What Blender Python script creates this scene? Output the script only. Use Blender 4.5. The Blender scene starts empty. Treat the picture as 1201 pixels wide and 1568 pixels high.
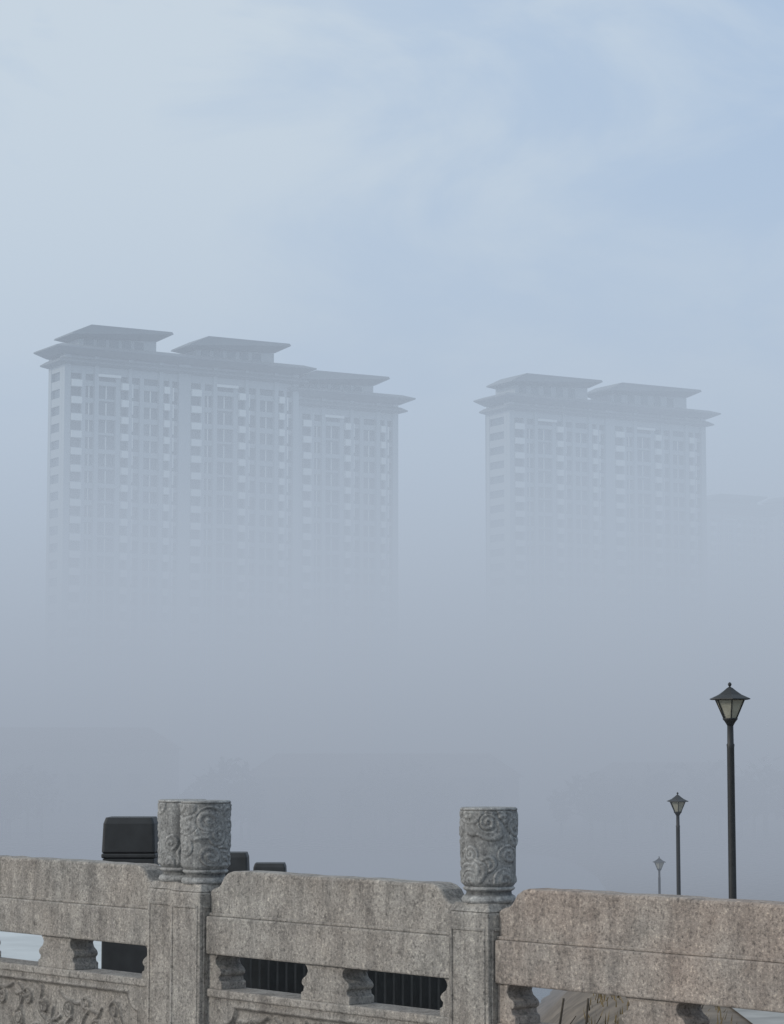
import bpy, bmesh, math, random
import numpy as np
from mathutils import Vector
random.seed(7); rng=np.random.RandomState(5)
S=bpy.context.scene
# ---------------------------------------------------------------- helpers
def recalc(ob):
    bm=bmesh.new(); bm.from_mesh(ob.data); bmesh.ops.recalc_face_normals(bm,faces=bm.faces[:]); bm.to_mesh(ob.data); bm.free(); return ob
def new_mesh(name,verts,faces,mat=None,parent=None,smooth=False):
    me=bpy.data.meshes.new(name); me.from_pydata([tuple(v) for v in verts],[],faces); me.update()
    ob=bpy.data.objects.new(name,me); S.collection.objects.link(ob)
    if mat: me.materials.append(mat)
    if parent: ob.parent=parent
    if smooth:
        me.polygons.foreach_set('use_smooth',[True]*len(me.polygons))
    return ob
def empty(name,loc=(0,0,0)):
    e=bpy.data.objects.new(name,None); e.empty_display_size=.2; S.collection.objects.link(e); e.location=loc; return e
def bevel(ob,w,seg=2):
    m=ob.modifiers.new('bevel','BEVEL'); m.width=w; m.segments=seg; m.limit_method='ANGLE'; m.angle_limit=math.radians(25); return ob
class Boxes:
    def __init__(s,f): s.v=[];s.f=[];s.t=f
    def box(s,a0,a1,b0,b1,c0,c1):
        n=len(s.v)
        for c in (c0,c1):
            for a,b in ((a0,b0),(a1,b0),(a1,b1),(a0,b1)): s.v.append(s.t(a,b,c))
        s.f+= [(n,n+3,n+2,n+1),(n+4,n+5,n+6,n+7),(n,n+1,n+5,n+4),(n+1,n+2,n+6,n+5),(n+2,n+3,n+7,n+6),(n+3,n,n+4,n+7)]
    def make(s,name,mat,parent=None): return recalc(new_mesh(name,s.v,s.f,mat,parent))
def hull(name,pts,mat,parent=None):
    bm=bmesh.new()
    for p in pts: bm.verts.new(p)
    bmesh.ops.convex_hull(bm,input=bm.verts[:])
    bmesh.ops.recalc_face_normals(bm,faces=bm.faces[:])
    me=bpy.data.meshes.new(name); bm.to_mesh(me); bm.free(); me.materials.append(mat)
    ob=bpy.data.objects.new(name,me); S.collection.objects.link(ob)
    if parent: ob.parent=parent
    return ob
def lathe(name,prof,mat,parent=None,loc=(0,0,0),n=32,smooth=True,rot=0):
    v=[];f=[]
    for r,z in prof:
        for i in range(n):
            a=rot+2*math.pi*i/n; v.append((loc[0]+r*math.cos(a),loc[1]+r*math.sin(a),loc[2]+z))
    for j in range(len(prof)-1):
        for i in range(n):
            k=(i+1)%n; f.append((j*n+i,j*n+k,(j+1)*n+k,(j+1)*n+i))
    f.append(tuple(range(n))[::-1]); f.append(tuple((len(prof)-1)*n+i for i in range(n)))
    return new_mesh(name,v,f,mat,parent,smooth)
# ---------------------------------------------------------------- materials
def mat(name):
    m=bpy.data.materials.new(name); m.use_nodes=True
    nt=m.node_tree; b=nt.nodes['Principled BSDF']; return m,nt,b
def ramp(nt,fac,stops,interp='LINEAR'):
    r=nt.nodes.new('ShaderNodeValToRGB'); cr=r.color_ramp; cr.interpolation=interp
    while len(cr.elements)<len(stops): cr.elements.new(.5)
    for e,(p,c) in zip(cr.elements,stops):
        e.position=p; e.color=(*c,1) if len(c)==3 else c
    nt.links.new(fac,r.inputs[0]); return r.outputs[0]
def noise(nt,vec,scale,detail=5,rough=.55,dist=0):
    n=nt.nodes.new('ShaderNodeTexNoise'); n.inputs['Scale'].default_value=scale; n.inputs['Detail'].default_value=detail
    n.inputs['Roughness'].default_value=rough; n.inputs['Distortion'].default_value=dist
    if vec is not None: nt.links.new(vec,n.inputs['Vector'])
    return n.outputs['Fac']
def mix(nt,a,b,fac,mode='MIX'):
    m=nt.nodes.new('ShaderNodeMix'); m.data_type='RGBA'; m.blend_type=mode
    for s,x in ((m.inputs[0],fac),(m.inputs[6],a),(m.inputs[7],b)):
        if hasattr(x,'is_linked'): nt.links.new(x,s)
        else: s.default_value=x if not isinstance(x,tuple) else (*x,1)
    return m.outputs[2]
def simple(name,col,rough=.7,var=.25,scale=8,metal=0,bump=.1):
    m,nt,b=mat(name); g=nt.nodes.new('ShaderNodeNewGeometry')
    f=noise(nt,g.outputs['Position'],scale)
    lo=tuple(c*(1-var) for c in col); hi=tuple(min(1,c*(1+var)) for c in col)
    nt.links.new(ramp(nt,f,[(.3,lo),(.7,hi)]),b.inputs['Base Color'])
    b.inputs['Roughness'].default_value=rough; b.inputs['Metallic'].default_value=metal
    if bump:
        bp=nt.nodes.new('ShaderNodeBump'); bp.inputs['Strength'].default_value=bump; nt.links.new(f,bp.inputs['Height']); nt.links.new(bp.outputs[0],b.inputs['Normal'])
    return m
def stone(name,base,pink,pinkamt,edge=1.18,bumpd=.014,blotch=.7):
    m,nt,b=mat(name); g=nt.nodes.new('ShaderNodeNewGeometry'); P=g.outputs['Position']
    big=noise(nt,P,2.2,4); mid=noise(nt,P,9,8,.72); fine=noise(nt,P,75,4,.8); blot=noise(nt,P,24,4,.65)
    dark=tuple(c*.62 for c in base); lite=tuple(c*1.3 for c in base)
    c1=ramp(nt,mid,[(.30,dark),(.5,base),(.70,lite)])
    pk=ramp(nt,big,[(.5-pinkamt*.4,(0,0,0)),(.72,(1,1,1))])
    pm=nt.nodes.new('ShaderNodeMath'); pm.operation='MULTIPLY'; pm.inputs[1].default_value=pinkamt; nt.links.new(pk,pm.inputs[0])
    c2=mix(nt,c1,pink,pm.outputs[0])
    sp=ramp(nt,fine,[(.34,(.28,.28,.30)),(.46,(.9,.9,.9)),(.56,(1.0,1.0,1.0)),(.68,(1.9,1.86,1.76))])
    c3=mix(nt,c2,sp,.9,'MULTIPLY')
    bl=ramp(nt,blot,[(.32,(.5,.5,.5)),(.43,(1,1,1))]); c3=mix(nt,c3,bl,blotch,'MULTIPLY')
    mp=nt.nodes.new('ShaderNodeMapping'); mp.inputs['Scale'].default_value=(9,9,1.4); nt.links.new(P,mp.inputs[0])
    st=ramp(nt,noise(nt,mp.outputs[0],1.6,6,.65),[(.36,(.52,.52,.53)),(.55,(1,1,1))])
    c4=mix(nt,c3,st,.65,'MULTIPLY')
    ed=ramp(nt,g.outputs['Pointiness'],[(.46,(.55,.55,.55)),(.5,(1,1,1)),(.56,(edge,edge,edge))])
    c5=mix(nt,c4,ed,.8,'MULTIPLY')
    nt.links.new(c5,b.inputs['Base Color']); b.inputs['Roughness'].default_value=.88
    ad=nt.nodes.new('ShaderNodeMath'); ad.operation='MULTIPLY_ADD'; ad.inputs[1].default_value=.5
    nt.links.new(fine,ad.inputs[0]); nt.links.new(mid,ad.inputs[2])
    bp=nt.nodes.new('ShaderNodeBump'); bp.inputs['Strength'].default_value=.9; bp.inputs['Distance'].default_value=bumpd
    nt.links.new(ad.outputs[0],bp.inputs['Height']); nt.links.new(bp.outputs[0],b.inputs['Normal'])
    return m
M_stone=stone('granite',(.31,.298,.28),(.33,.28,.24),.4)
M_stoneP=stone('granite_sunwarm',(.31,.29,.268),(.38,.29,.24),.6)  # pinker stone, with a warm patch of sun painted into its tint
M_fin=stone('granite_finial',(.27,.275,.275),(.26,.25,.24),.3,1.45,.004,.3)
M_black=simple('black_paint',(.018,.02,.022),.55,.3,6)
M_blackstone=simple('black_stone',(.026,.028,.031),.6,.35,5)
M_wall=simple('tower_render',(.33,.37,.39),.8,.12,.05,bump=0)
M_lite=simple('tower_pale_trim',(.70,.74,.73),.8,.06,.05,bump=0)
M_glass=simple('tower_glass',(.05,.075,.09),.25,.4,.3,bump=0)
M_roof=simple('tower_roof',(.14,.16,.175),.7,.2,.1,bump=0)
M_deck=simple('bridge_paving',(.24,.23,.22),.85,.25,3)
M_soil=simple('soil',(.15,.125,.10),.95,.4,1.5,bump=.4)
M_grass=simple('dry_grass_mat',(.16,.12,.06),.9,.5,3,bump=0)
M_wood=simple('weathered_wood',(.09,.075,.06),.9,.3,9)
M_conc=simple('concrete',(.3,.3,.29),.85,.2,2)
M_pale=simple('water_glare_pale',(.52,.55,.56),.85,.12,.6)  # added slab only; bright sky reflection put into the colour
M_tree=simple('foliage',(.05,.06,.04),.9,.4,.5,bump=0)
M_brick=simple('brick_render',(.17,.12,.11),.9,.3,.2,bump=0)
m,nt,b=mat('lantern_glass'); g=nt.nodes.new('ShaderNodeNewGeometry')
nt.links.new(ramp(nt,noise(nt,g.outputs['Position'],6),[(.3,(.30,.30,.25)),(.7,(.42,.41,.34))]),b.inputs['Base Color']); b.inputs['Roughness'].default_value=.25
M_lant=m
m,nt,b=mat('water'); g=nt.nodes.new('ShaderNodeNewGeometry')
b.inputs['Base Color'].default_value=(.10,.125,.14,1); b.inputs['Roughness'].default_value=.2
nz=noise(nt,g.outputs['Position'],1.3,4); bp=nt.nodes.new('ShaderNodeBump'); bp.inputs['Strength'].default_value=.5; bp.inputs['Distance'].default_value=.15
nt.links.new(nz,bp.inputs['Height']); nt.links.new(bp.outputs[0],b.inputs['Normal']); M_water=m

# ---------------------------------------------------------------- balustrade
U=Vector((.6615,-.75,0)).normalized(); NN=Vector((-.75,-.6615,0)).normalized()
P3=Vector((.413,10.4,0))
def rail(s,n,z,c=0,back=0):
    p=P3+U*(c+s)+NN*(n-back); return (p.x,p.y,z)
def scroll(cx,cy,r,turn,a0,dirn,tail):
    t=np.linspace(.12,1,90); ang=a0+dirn*turn*2*np.pi*t; rr=r*t**.8
    x=cx+rr*np.cos(ang); y=cy+rr*np.sin(ang)
    tx=-np.sin(ang[-1])*dirn; ty=np.cos(ang[-1])*dirn
    s=np.linspace(0,1,40)[1:]
    bx=x[-1]+tail*s*tx-dirn*tail*.35*s**2*(-ty); by=y[-1]+tail*s*ty-dirn*tail*.35*s**2*tx
    return np.concatenate([x,bx]),np.concatenate([y,by])
def field(Uc,Vc,curves,w,h,wrap=None):
    H=np.zeros_like(Uc)
    for cx,cy in curves:
        cx=cx[::2];cy=cy[::2]
        u0=cx.min()-4*w;u1=cx.max()+4*w;v0=cy.min()-4*w;v1=cy.max()+4*w
        for off in ([0] if wrap is None else [-wrap,0,wrap]):
            m=(Uc+off>u0)&(Uc+off<u1)&(Vc>v0)&(Vc<v1)
            if not m.any(): continue
            uu=Uc[m]+off; vv=Vc[m]
            d2=((uu[:,None]-cx[None])**2+(vv[:,None]-cy[None])**2).min(1)
            H[m]=np.maximum(H[m],h*np.exp(-(d2/w**2)**1.3))
    return H
R=.122; C=2*math.pi*R; fh=.335
nu,nv=360,160
def finial_mesh():
    uu,vv=np.meshgrid(np.arange(nu)/nu*C,np.linspace(0,fh,nv))
    H=np.zeros_like(uu)
    for k in range(44):
        cu=rng.uniform(0,C); cv=rng.uniform(.0,fh); r=rng.uniform(.036,.058); ex=rng.uniform(.9,1.7); tl=rng.uniform(-.5,.5)
        du=np.abs(uu-cu); du=np.minimum(du,C-du)*np.where(((uu-cu+C/2)%C)>C/2,1,-1)
        dv=vv-cv
        a_=du*math.cos(tl)+dv*math.sin(tl); b_=-du*math.sin(tl)+dv*math.cos(tl)
        d=np.sqrt((a_/ex)**2+b_**2)/r; th=np.arctan2(b_,a_)
        sgn=rng.choice([-1,1])
        spiral=np.cos(2*np.pi*(d*1.7)+sgn*th+rng.uniform(0,6))
        dome=.0075*np.clip(1-d**4,0,1)**.5+.0026*np.tanh(spiral*1.8)*(d<1)+rng.uniform(-.001,.001)
        H=np.where(d<1,dome*.8+.001,H)
    for _ in range(2):
        H=(H*2+np.roll(H,1,1)+np.roll(H,-1,1))/4; H[1:-1]=(H[1:-1]*2+H[2:]+H[:-2])/4
    H*=np.clip((vv-.004)/.02,0,1)*np.clip((fh-.012-vv)/.006,0,1)
    prof=R-.004 -.012*np.clip((.02-vv)/.02,0,1)**1.5 -.004*(1-vv/fh)
    RR=prof+H
    RR+= .005*np.clip((vv-(fh-.014))/.003,0,1)
    RR-= .010*np.clip((vv-(fh-.005))/.005,0,1)
    TH=uu/R
    fv=np.stack([RR*np.cos(TH),RR*np.sin(TH),vv],-1).reshape(-1,3)
    ff=[]
    for j in range(nv-1):
        for i in range(nu):
            k=(i+1)%nu; ff.append((j*nu+i,j*nu+k,(j+1)*nu+k,(j+1)*nu+i))
    ff.append(tuple((nv-1)*nu+i for i in range(nu))); ff.append(tuple(range(nu))[::-1])
    me=bpy.data.meshes.new('finial'); me.from_pydata(fv.tolist(),[],ff); me.update()
    me.polygons.foreach_set('use_smooth',[True]*(len(ff)-2)+[False]*2); me.materials.append(M_fin)
    return me
fin_meshes=[finial_mesh() for _ in range(3)]
pw=1.75; gx=440; z0,z1=.08,.495; gz=104
su,sv=np.meshgrid(np.linspace(-pw/2,pw/2,gx),np.linspace(z0,z1,gz))
cs=[]
for side in (-1,1):
    for cx,cy,r in ((.12,.30,.05),(.27,.34,.045),(.36,.22,.05),(.52,.33,.05),(.6,.2,.04),(.2,.17,.045),(.06,.40-.2,.035)):
        for q in range(2):
            cs.append(scroll(side*cx+rng.uniform(-.01,.01),cy+q*.012,r*(1-.25*q),1.3,rng.uniform(0,6.28),side*(1 if q else -1),.09))
Hc=field(su,sv,cs,.010,.016)
hx,hz=.74,.155; cz=.275
ax=np.abs(su); az=np.abs(sv-cz)
dbox=np.maximum(ax-hx,az-hz); dc=.085-np.sqrt((ax-hx)**2+(az-hz)**2); fr=np.maximum(dbox,dc)
panel=-.016*(1/(1+np.exp(fr/.0025)))
line=.010*np.exp(-((fr+.0)/.009)**2)
Hp=panel+line+np.where(fr<-.015,Hc,0)
pf=[(j*gx+i,(j+1)*gx+i,(j+1)*gx+i+1,j*gx+i+1) for j in range(gz-1) for i in range(gx-1)]

def balustrade_panel(name,c,back,M):
    root=empty(name)
    T=lambda s,n,z: rail(s,n,z,c,back)
    h=.875
    def extr(nm,pts,t,mt,bv=.01):
        n=len(pts); v=[T(s,t/2,z) for s,z in pts]+[T(s,-t/2,z) for s,z in pts]
        f=[tuple(range(n)),tuple(range(2*n-1,n-1,-1))]+[(i,i+n,(i+1)%n+n,(i+1)%n) for i in range(n)]
        ob=recalc(new_mesh(nm,v,f,mt,root))
        bevel(ob,bv); return ob
    e=[(h,.852),(h,.972),(h-.03,.985),(h-.065,.992),(h-.085,1.01),(h-.11,1.045),(h-.14,1.062),(h-.175,1.07)]
    top=[(s,1.07+rng.uniform(-.003,.003)) for s in np.linspace(-h+.25,h-.25,14)]
    coping=[(-s,z) for s,z in e]+top+[(s,z) for s,z in e[::-1]]
    extr('coping',coping,.135,M,.014)
    bx=Boxes(T); bx.box(-h,h,-.078,.078,.853,.868); bevel(bx.make('moulding',M,root),.004)
    bx=Boxes(T); bx.box(-h+.001,h-.001,-.093,.093,.672,.8525); bevel(bx.make('top_rail',M,root),.008)
    pr=[(0,.022),(.2,.022),(.25,.004),(.36,.0),(.42,.014),(.5,.018),(.58,.008),(.68,-.018),(.8,-.028),(.9,-.02),(1,-.0)]
    zb,zt=.508,.674
    R_=[(o,zb+(zt-zb)*f) for f,o in pr]
    extr('vase_block',[(-.15-o,z) for o,z in R_]+[(.15+o,z) for o,z in R_[::-1]],.15,M,.004)
    extr('vase_block_end',[(-h+.001,z) for o,z in (R_[0],R_[-1])]+[(-.79+o,z) for o,z in R_[::-1]],.15,M,.004)
    extr('vase_block_end',[(h-.001,z) for o,z in (R_[0],R_[-1])]+[(.79-o,z) for o,z in R_[::-1]],.15,M,.004)
    bx=Boxes(T); bx.box(-h+.002,h-.002,-.088,.088,.47,.509); bevel(bx.make('sill',M,root),.008)
    v=[T(float(s),.078+float(hh),float(z)) for s,z,hh in zip(su.ravel(),sv.ravel(),Hp.ravel())]
    new_mesh('carved_panel',v,pf,M,root,True)
    bx=Boxes(T); bx.box(-h+.002,h-.002,-.078,.05,.078,.472); bx.box(-h+.001,h-.001,-.11,.11,0,.082); bx.make('panel_core',M,root)
    return root
fc=[0]
def post(name,c,back):
    root=empty(name)
    T=lambda s,n,z: rail(s,n,z,c,back)
    w=.125
    bx=Boxes(T); bx.box(-w,w,-w,w,0,.965); bevel(bx.make('shaft',M_stone,root),.012)
    fb=Boxes(T); g=.018; o=w+.005
    for z0_,z1_ in ((.10,.90),):
        fb.box(-w+g,-w+g+.014,w-.002,o,z0_,z1_); fb.box(w-g-.014,w-g,w-.002,o,z0_,z1_)
        fb.box(-w+g+.0141,w-g-.0141,w-.002,o,z1_-.014,z1_)
        fb.box(w-.002,o,-w+g,-w+g+.014,z0_,z1_); fb.box(w-.002,o,w-g-.014,w-g,z0_,z1_)
        fb.box(w-.002,o,-w+g+.0141,w-g-.0141,z1_-.014,z1_)
    bevel(fb.make('face_frame',M_stone,root),.003,1)
    p=[T(a*w*.98,b_*w*.98,.9645) for a in(-1,1) for b_ in(-1,1)]+[T(a*w*.82,b_*w*.82,1.0) for a in(-1,1) for b_ in(-1,1)]
    bevel(hull('shoulder',p,M_stone,root),.006)
    x,y,_=T(0,0,0)
    lathe('collar',[(.098,.995),(.112,1.0),(.118,1.012),(.112,1.026),(.098,1.034),(.096,1.046),(.107,1.053),(.112,1.06),(.1,1.070)],M_fin,root,(x,y,0),64)
    f=bpy.data.objects.new('finial',fin_meshes[fc[0]%3]); fc[0]+=1; S.collection.objects.link(f); f.parent=root; f.location=(x,y,1.066); f.rotation_euler[2]=rng.uniform(0,6.28)
    return root
post('balustrade_post',0,0); post('balustrade_post',-2.0,0); post('balustrade_post',-2.27,.06); post('balustrade_post',2.0,0); post('balustrade_post',-4.27,.06); post('balustrade_post',4.0,0); post('balustrade_post',-6.27,.06)
balustrade_panel('stone_balustrade',-1.0,0,M_stone)
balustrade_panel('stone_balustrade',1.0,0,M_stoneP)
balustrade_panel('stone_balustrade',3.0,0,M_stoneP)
balustrade_panel('stone_balustrade',-3.27,.06,M_stone)
balustrade_panel('stone_balustrade',-5.27,.06,M_stone)
br=empty('stone_bridge')
T=lambda s,n,z: rail(s,n,z)
b1=Boxes(T); b1.box(-45,40,-.25,14,-.9,-.002); b1.make('deck',M_deck,br)
b2=Boxes(T); b2.box(-45,40,-.35,-.2501,-.35,.03); b2.make('cornice',M_stone,br)
b3=Boxes(T)
for s in (-34,-18,18,32): b3.box(s-1,s+1,.6,13,-11,-.901)
b3.make('piers',M_conc,br)

# ---------------------------------------------------------------- terrain / water
def path_x(y): return np.interp(y,[0,37,69,110,200],[4.6,6.0,9.0,13.2,22])
def path_z(y): return np.interp(y,[0,15,37,69,110,150,600],[-1.2,-1.3,-1.9,-4.1,-7.6,-8.6,-8.6])
def sm(a,b,x):
    t=np.clip((x-a)/(b-a),0,1); return t*t*(3-2*t)
xs=np.concatenate([[-4000,-2000,-900,-400,-200,-100,-60],np.linspace(-40,60,130),[80,120,200,400,900,2000,4000]])
ys=np.concatenate([[-800,-300,-100,-40],np.linspace(-15,160,150),[180,210,240,255,265,275,290,320,400,600,900,1500,3000,6000]])
X,Y=np.meshgrid(xs,ys)
dl=X-path_x(Y)+1.9
Z=-11+( path_z(Y)+11)*sm(-9,0,dl)
Z+= .15*np.sin(X*1.3+Y*.7)*np.sin(Y*.9)*(dl<-.5)+ .8*sm(2,30,dl)*np.sin(X*.06+1)
far=sm(240,285,Y); Z=Z*(1-far)+(-7.0)*far
gv=np.stack([X,Y,Z],-1).reshape(-1,3); nx=len(xs)
gf=[(j*nx+i,j*nx+i+1,(j+1)*nx+i+1,(j+1)*nx+i) for j in range(len(ys)-1) for i in range(nx-1)]
new_mesh('ground',gv.tolist(),gf,M_soil,None,True)
new_mesh('river_water',[(-3000,-600,-9),(60,-600,-9),(60,262,-9),(-3000,262,-9)],[(0,1,2,3)],M_water)
pv=[];pfs=[]
yy=np.linspace(12,150,80)
for y in yy:
    x=float(path_x(y)); z=float(path_z(y))+.03; pv+= [(x-1.3,y,z),(x+1.3,y,z)]
pfs=[(2*i,2*i+1,2*i+3,2*i+2) for i in range(len(yy)-1)]
new_mesh('footpath',pv,pfs,M_conc)
gv=[];gf=[]
for i in range(1500):
    y=random.uniform(26,70); x=float(path_x(y))-1.9+random.uniform(-1.2,.6)+ (random.random()<.4)*random.uniform(3,8)
    d=x-float(path_x(y))+1.9; t=min(max((d+9)/9,0),1); t=t*t*(3-2*t); z=-11+(float(path_z(y))+11)*t
    if z<-8.8: continue
    h=random.uniform(.05,.2); a=random.uniform(0,6.28); l=random.uniform(0,.15); w=.012
    n=len(gv); gv+=[(x-w*math.cos(a),y-w*math.sin(a),z-.05),(x+w*math.cos(a),y+w*math.sin(a),z-.05),(x+l*math.sin(a),y+l*math.cos(a),z+h)]; gf.append((n,n+1,n+2))
new_mesh('dry_grass',gv,gf,M_grass)
def tube(v,f,p,q,r0,r1,n=7):
    p=Vector(p);q=Vector(q);d=(q-p).normalized(); a=d.orthogonal().normalized(); b_=d.cross(a); k=len(v)
    for c,r in((p,r0),(q,r1)):
        for i in range(n):
            t=2*math.pi*i/n; v.append(tuple(c+a*r*math.cos(t)+b_*r*math.sin(t)))
    for i in range(n): j=(i+1)%n; f.append((k+i,k+j,k+n+j,k+n+i))
    f.append(tuple(k+i for i in range(n))[::-1]); f.append(tuple(k+n+i for i in range(n)))
for (x,y,zt,lean) in ((2.72,34,-1.75,.06),(2.45,35,-1.85,.1),(3.3,33,-1.45,-.05),(3.36,33,-1.5,.12),(4.1,33,-1.3,.02)):
    v=[];f=[]; tube(v,f,(x-lean*5,y,zt-3.2),(x,y,zt),.028,.016); tube(v,f,(x-lean*1.5,y,zt-.7),(x+.18,y+.05,zt-.25),.012,.007,5)
    new_mesh('wooden_stake',v,f,M_wood)
qd=empty('water_glare_slab'); q_=Boxes(lambda a,b_,c:(a,b_,c)); q_.box(-26,-4.3,38,66,-2.9,-2.45); bevel(q_.make('slab',M_pale,qd),.05)  # added slab, piles and kerb; pale top stands in for sky glare on water
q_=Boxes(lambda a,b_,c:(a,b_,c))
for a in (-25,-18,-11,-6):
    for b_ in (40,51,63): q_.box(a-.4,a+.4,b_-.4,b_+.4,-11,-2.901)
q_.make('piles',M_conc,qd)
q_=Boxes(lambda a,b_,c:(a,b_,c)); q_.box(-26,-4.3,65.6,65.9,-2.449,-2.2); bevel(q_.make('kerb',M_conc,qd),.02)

# ---------------------------------------------------------------- black pillars + fence on a landing
ld=Boxes(lambda a,b_,c:(a,b_,c)); ld.box(-2.42,1.2,19,38,-11,-1.5); bevel(ld.make('stone_landing',M_conc),.05)
def pillar(x,y,zt,w):
    r=empty('black_gate_pillar')
    h=w/2
    b_=Boxes(lambda a,b,c:(a,b,c)); b_.box(x-h,x+h,y-h,y+h,-1.502,zt-.33); bevel(b_.make('shaft',M_blackstone,r),.01)
    b_=Boxes(lambda a,b,c:(a,b,c)); b_.box(x-h-.01,x+h+.01,y-h-.01,y+h+.01,zt-.329,zt-.29); bevel(b_.make('ledge',M_blackstone,r),.012)
    bevel(hull('cap',[(x+sx*(h+a),y+sy*(h+a),z) for sx in(-1,1) for sy in(-1,1) for a,z in((.008,zt-.289),(.002,zt-.25),(-.002,zt-.05),(-.02,zt))],M_blackstone,r),.02,3)
pillar(-2.14,20,1.11,.42); pillar(-1.80,27,.54,.42); pillar(-1.6,32,.2,.42)
fe=empty('iron_fence'); b_=Boxes(lambda a,b,c:(a,b,c))
x=-1.5
while x<.82:
    b_.box(x-.011,x+.011,26-.011,26+.011,-1.49,-.35); x+=.095
b_.make('bars',M_black,fe)
b_=Boxes(lambda a,b,c:(a,b,c)); b_.box(-1.58,.85,25.975,26.025,-.42,-.37); b_.box(-1.58,.85,25.975,26.025,-1.40,-1.35); b_.box(-1.58,.85,26.06,26.08,-1.498,-.45)
b_.make('rails_and_panel',M_black,fe)

# ---------------------------------------------------------------- street lamps
def lamp(x,y,ztop,h):
    r=empty('street_lamp'); z=ztop; L=(x,y,z); q=math.pi/6
    lathe('roof',[(.012,-.07),(.05,-.09),(.10,-.13),(.19,-.19),(.33,-.25),(.335,-.262),(.30,-.27)][::-1],M_black,r,L,6,False,q)
    lathe('roof_knob',[(.004,.0),(.022,-.012),(.030,-.034),(.022,-.056),(.012,-.066),(.016,-.085)][::-1],M_black,r,L,16)
    lathe('glass',[(.095,-.555),(.225,-.272)],M_lant,r,L,6,False,q)
    v=[];f=[]
    for i in range(6):
        a=q+i*math.pi/3; tube(v,f,(x+.1*math.cos(a),y+.1*math.sin(a),z-.56),(x+.235*math.cos(a),y+.235*math.sin(a),z-.268),.011,.011,5)
    new_mesh('ribs',v,f,M_black,r)
    lathe('cup',[(.05,-.66),(.06,-.64),(.085,-.6),(.115,-.565),(.115,-.548),(.06,-.548)],M_black,r,L,16)
    lathe('pole',[(.12,-h),(.12,-h+.12),(.085,-h+.2),(.075,-h+.6),(.062,-h+.68),(.056,-1.0),(.062,-.95),(.05,-.93),(.048,-.655)],M_black,r,L,20)
lamp(5.16,37,2.71,4.62); lamp(8.1,69,.53,4.65); lamp(12.05,110,-3.0,4.65)

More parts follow.
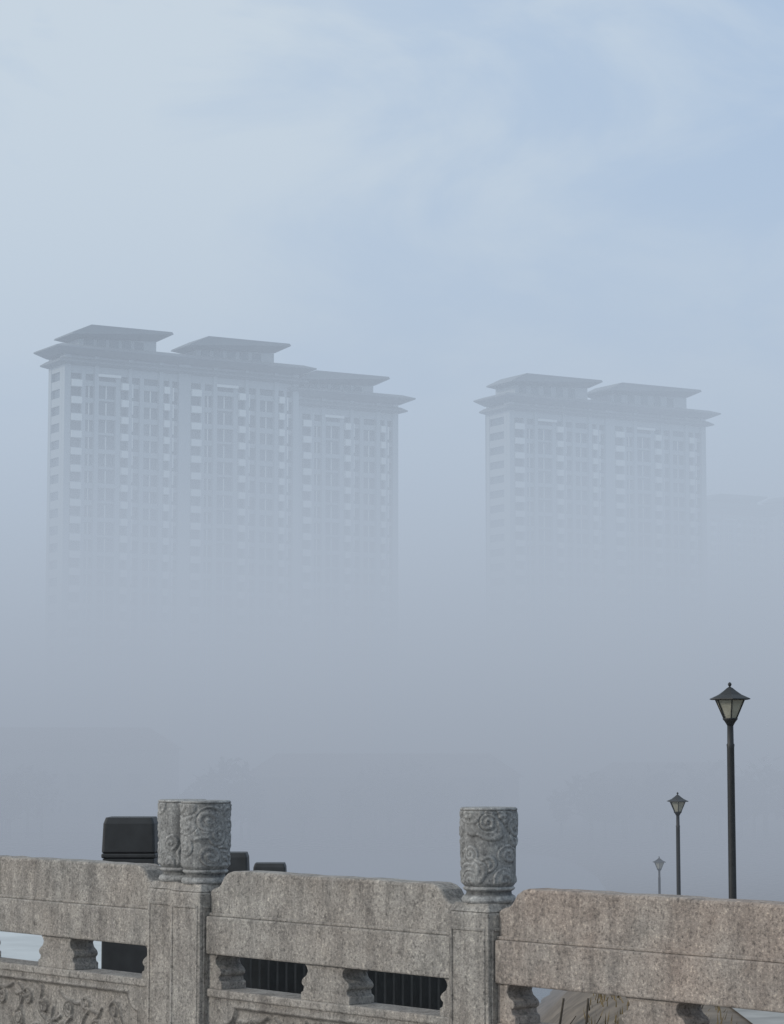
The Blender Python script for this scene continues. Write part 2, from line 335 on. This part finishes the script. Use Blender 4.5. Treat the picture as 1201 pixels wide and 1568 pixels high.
# ---------------------------------------------------------------- towers
def tower(name,O,W,D,zE,pents,step=3.1,zB=-7.2,rear=True):
    root=empty(name)
    A=Vector((.857,.515,0)).normalized(); B=Vector((-A.y,A.x,0)); O=Vector((*O,0))
    T=lambda a,b,c:tuple(O+A*a+B*b+Vector((0,0,c)))
    core=Boxes(T); core.box(0.4,W-.4,.6,D-.01,zB,zE-1.0)
    if rear: core.box(5,W-2,D,D+8,zB,zE-1.2)
    core.make('glazing',M_glass,root)
    wl=Boxes(T); lt=Boxes(T)
    nun=len(pents); uw=W/nun
    nf=int((zE-zB-6)/step); ztop=zE-6.0
    for u in range(nun):
        o=u*uw
        P=[(0,1.2),(3.4,.8),(5.9,.8),(10.2,.9),(12.6,.7),(15.0,.8),(18.8,.8),(20.9,.6),(uw-1.2,1.2)]
        sc=uw/24
        P=[(a*sc if a<uw-1.4 else a,w) for a,w in P]
        for i,(a,w) in enumerate(P):
            wl.box(o+a,o+a+w,-.1 if i%2 else -.35,.8,zB,ztop+ (1.6 if i%2 else 5))
        for i in range(len(P)-1):
            a0=o+P[i][0]+P[i][1]; a1=o+P[i+1][0]
            for k in range(nf+1):
                z=ztop-k*step
                if i in (0,2,3,6):
                    if i==2:
                        if k%2==0: wl.box(a0,a1,-.2,.9,z-.75,z)
                        else: wl.box(a0,a1,.35,.9,z-.4,z)
                        lt.box((a0+a1)/2-.1,(a0+a1)/2+.1,.3,.58,z-step+.01,z-.76)
                        continue
                    lt.box(a0+.1,a1-.1,-.75,.2,z-1.30,z-.1); wl.box(a0,a1,-.2,.7,z-.1001,z+.1)
                elif i in (1,5):
                    wl.box(a0,a1,.1,.75,z-.95,z); lt.box((a0+a1)/2-.1,(a0+a1)/2+.1,.3,.58,z-step+.01,z-.96)
                else:
                    wl.box(a0,a1,.2,.75,z-.8,z)
                    lt.box(a0+.15,a0+.45,.05,.19,z-2.5,z)
        wl.box(o+.02,o+uw-.02,.0,.9,ztop+1.2,zE-3.4); wl.box(o+.03,o+uw-.03,.15,.9,zE-2.2,zE-.9)
        lt.box(o+6.5*sc,o+11*sc,-.6,-.36,zE-5.2,zE-4.7); lt.box(o+15*sc,o+20*sc,-.6,-.36,zE-3.2,zE-2.9)
    for a0,a1 in ((-.02,.9),(W-.9,W+.02)):
        wl.box(a0,a1,.81,1.8,zB,zE-1.1); wl.box(a0,a1,D-1.2,D+.02,zB,zE-1.1)
        for k in range(nf+2):
            z=zE-3-k*step; wl.box(a0+.1,a1-.1,1.81,D-1.21,z-1.5,z)
    wl.make('walls',M_wall,root); lt.make('balconies_and_trim',M_lite,root)
    def eave(z,ov,th,nm,a0=0,a1=W,d0=0,d1=None):
        d1=D if d1 is None else d1
        pts=[T(a,b_,c) for (k,c) in ((ov,z),(ov,z+.25),(ov*.3,z+.9),(ov*.15,z-th)) for a in (a0-k,a1+k) for b_ in (d0-k,d1+k*.4)]
        return hull(nm,pts,M_roof,root)
    eave(zE-.6,2.6,1.0,'eave'); eave(zE-3.0,1.5,.35,'lower_eave')
    for (p0,p1,zt) in pents:
        pb=Boxes(T); pb.box(p0+2.2,p1-2.4,.8,D-.3,zE-.3,zt-1.5); pb.make('penthouse',M_wall,root)
        pg=Boxes(T); 
        for q in range(5):
            a=p0+3.2+q*(p1-p0-7.5)/5; pg.box(a,a+1.8,.7,.79,zE+.4,zt-2)
        pg.make('penthouse_windows',M_glass,root)
        pts=[T(a,b_,c) for a,c in ((p0+3.6,zt),(p1-.3,zt+.05),(p1,zt-.35),(p0,zt-1.7),(p0-.2,zt-2.0)) for b_ in (-1.6,D-.2)]
        pts+=[T(a,b_,c) for a,c in ((p0+1.8,zt-2.4),(p1-2.2,zt-1.55)) for b_ in (.5,D-.8)]
        hull('roof',pts,M_roof,root)
    return root
tower('high_rise_tower',(-59,430),48,7,74.7,[(1.0,21.0,78.7),(24.6,45.6,78.7)])
A=Vector((.857,.515)); B=Vector((-.515,.857))
o=Vector((-59,430))+A*48.3+B*1.4
tower('high_rise_tower',tuple(o),22.6,8,70.9,[(0,20.0,74.4)])
tower('high_rise_tower',(24.6,505),52.3,8.6,77.0,[(0,23.4,81.6),(25,50.3,81.6)])
tower('apartment_block',(100,765),26,9,81,[(1,24,84)])
tower('apartment_block',(128,800),34,9,84,[(1,32,87)])
def house(x,y,w,d,h,mt,nm='riverside_building'):
    r=empty(nm); b_=Boxes(lambda a,b,c:(x+a,y+b,c)); b_.box(0,w,0,d,-7.2,h); b_.make('walls',mt,r)
    g_=Boxes(lambda a,b,c:(x+a,y+b,c)); z=-5.5
    while z<h-2:
        a=1.2
        while a<w-2: g_.box(a,a+1.6,-.04,.0,z,z+1.6); a+=3.4
        z+=3.2
    g_.make('windows',M_glass,r)
    hull('roof',[(x-.6,y-.6,h),(x+w+.6,y-.6,h),(x-.6,y+d+.6,h),(x+w+.6,y+d+.6,h),(x+3,y+d/2,h+2.6),(x+w-3,y+d/2,h+2.6)],M_brick,r)
house(-16,268,30,10,-1,M_brick); house(-55,275,30,10,2,M_conc); house(22,272,18,9,-2,M_conc); house(44,262,20,9,-1,M_brick)
tv=[];tf=[]
for i in range(70):
    cx=random.uniform(-75,75); cy=random.uniform(256,264); hh=random.uniform(4,8)
    k=len(tv); tube(tv,tf,(cx,cy,-7.5),(cx,cy,-7+hh*.6),.2,.08,5)
    for j in range(150):
        u=rng.normal(size=3); u/=np.linalg.norm(u); rr=rng.uniform(.4,1)**.6
        p=np.array([cx,cy,-7+hh*.65])+u*rr*np.array([hh*.33,hh*.33,hh*.38]); s=.35
        n=len(tv); q=rng.normal(size=(3,3))*s
        tv+= [tuple(p+q[0]),tuple(p+q[1]),tuple(p+q[2])]; tf.append((n,n+1,n+2))
new_mesh('distant_trees',tv,tf,M_tree)

# ---------------------------------------------------------------- fog bank (absorbing volume; its emission stands in for scattered daylight)
fog=Boxes(lambda a,b,c:(a,b,c)); fog.box(-1200,1200,45,1800,-12,200)
m=bpy.data.materials.new('fog'); m.use_nodes=True; nt=m.node_tree; nt.nodes.clear()
out=nt.nodes.new('ShaderNodeOutputMaterial')
g=nt.nodes.new('ShaderNodeNewGeometry'); sep=nt.nodes.new('ShaderNodeSeparateXYZ'); nt.links.new(g.outputs['Position'],sep.inputs[0])
def mth(op,a,b_=None,c=None,clamp=False):
    n=nt.nodes.new('ShaderNodeMath'); n.operation=op; n.use_clamp=clamp
    for i,x in enumerate((a,b_,c)):
        if x is None: continue
        if hasattr(x,'is_linked'): nt.links.new(x,n.inputs[i])
        else: n.inputs[i].default_value=x
    return n.outputs[0]
def mrange(x,a,b_,c,d,t='SMOOTHSTEP'):
    n=nt.nodes.new('ShaderNodeMapRange'); n.interpolation_type=t
    nt.links.new(x,n.inputs[0])
    for i,vv_ in enumerate((a,b_,c,d)): n.inputs[i+1].default_value=vv_
    return n.outputs[0]
wz=mth('ADD',sep.outputs[2],mrange(noise(nt,g.outputs['Position'],.014,2),.3,.7,-7,7,'LINEAR'))
zc=mth('SMOOTH_MAX',wz,8.0,9.0)
ex=mth('EXPONENT',mth('MULTIPLY',zc,-1/9.5))
den=mth('MULTIPLY',ex,.062)
den=mth('MULTIPLY',den,mrange(sep.outputs[0],-60,90,.85,1.6))
hb=mth('MULTIPLY',mrange(sep.outputs[2],50,190,.0011,.0),mrange(sep.outputs[1],440,700,1,3.0))
den=mth('ADD',den,hb)
den=mth('MULTIPLY',den,mrange(sep.outputs[1],60,180,.08,1))
col=ramp(nt,mrange(sep.outputs[2],-30,65,0,1,'LINEAR'),[(0,(.245,.28,.335)),(.25,(.28,.315,.375)),(.42,(.385,.44,.52)),(.65,(.475,.56,.67)),(1,(.50,.61,.75))],'B_SPLINE')  # glow colour by height; low fog painted darker, as if shaded
ab=nt.nodes.new('ShaderNodeVolumeAbsorption'); ab.inputs['Color'].default_value=(0,0,0,1); nt.links.new(den,ab.inputs['Density'])
em=nt.nodes.new('ShaderNodeEmission'); nt.links.new(col,em.inputs['Color']); nt.links.new(den,em.inputs['Strength'])
ad=nt.nodes.new('ShaderNodeAddShader'); nt.links.new(ab.outputs[0],ad.inputs[0]); nt.links.new(em.outputs[0],ad.inputs[1]); nt.links.new(ad.outputs[0],out.inputs['Volume'])
fo=fog.make('fog_bank',m)
try: m.cycles.volume_step_rate=1.5
except Exception as e_: print(e_)

# ---------------------------------------------------------------- world + sun
W=bpy.data.worlds.new('World'); S.world=W; W.use_nodes=True; nt=W.node_tree
bg=nt.nodes['Background']; sky=nt.nodes.new('ShaderNodeTexSky'); sky.sky_type='NISHITA'; sky.sun_disc=False
az=math.radians(-108); el=math.radians(25)
sky.sun_elevation=el; sky.sun_rotation=az; sky.air_density=1.0; sky.dust_density=1.5; sky.ozone_density=1.5
dirv=Vector((math.sin(az)*math.cos(el),math.cos(az)*math.cos(el),math.sin(el)))
tc=nt.nodes.new('ShaderNodeTexCoord'); mp=nt.nodes.new('ShaderNodeMapping'); mp.inputs['Scale'].default_value=(1,1,1.9); mp.inputs['Location'].default_value=(.31,.1,.22); mp.inputs['Rotation'].default_value=(0,math.radians(18),0); nt.links.new(tc.outputs['Generated'],mp.inputs[0])
cl=ramp(nt,noise(nt,mp.outputs[0],8,7,.55,.5),[(.34,(0,0,0)),(.64,(1,1,1))],'EASE')
dp=nt.nodes.new('ShaderNodeVectorMath'); dp.operation='DOT_PRODUCT'; nt.links.new(tc.outputs['Generated'],dp.inputs[0]); dp.inputs[1].default_value=tuple(dirv)
hz=nt.nodes.new('ShaderNodeMapRange'); hz.interpolation_type='SMOOTHSTEP'; nt.links.new(dp.outputs['Value'],hz.inputs[0])
for i,v_ in enumerate((-.36,.16,0,1)): hz.inputs[i+1].default_value=v_
cf=nt.nodes.new('ShaderNodeMath'); cf.operation='MULTIPLY_ADD'; cf.use_clamp=True; nt.links.new(cl,cf.inputs[0]); cf.inputs[1].default_value=.6; nt.links.new(hz.outputs[0],cf.inputs[2])
cloud=mix(nt,(4.9,6.6,9.1),(8.1,9.1,9.9),cf.outputs[0])
c=mix(nt,sky.outputs[0],cloud,.84)
nt.links.new(c,bg.inputs[0]); bg.inputs[1].default_value=.086
sd=bpy.data.lights.new('sun','SUN'); sd.energy=1.5; sd.angle=math.radians(11); sd.color=(1,.92,.82)
so=bpy.data.objects.new('sun',sd); S.collection.objects.link(so)
so.rotation_euler=dirv.to_track_quat('Z','Y').to_euler()

# ---------------------------------------------------------------- camera
cd=bpy.data.cameras.new('camera'); co=bpy.data.objects.new('camera',cd); S.collection.objects.link(co); S.camera=co
cd.sensor_fit='VERTICAL'; cd.sensor_height=24; cd.sensor_width=24; cd.lens=24*3700/1568; cd.clip_end=20000; cd.clip_start=.1
co.location=(0,0,1.63); co.rotation_euler=(math.radians(90+5.7),0,0)
S.view_settings.view_transform='Standard'; S.view_settings.look='None'; S.view_settings.exposure=0
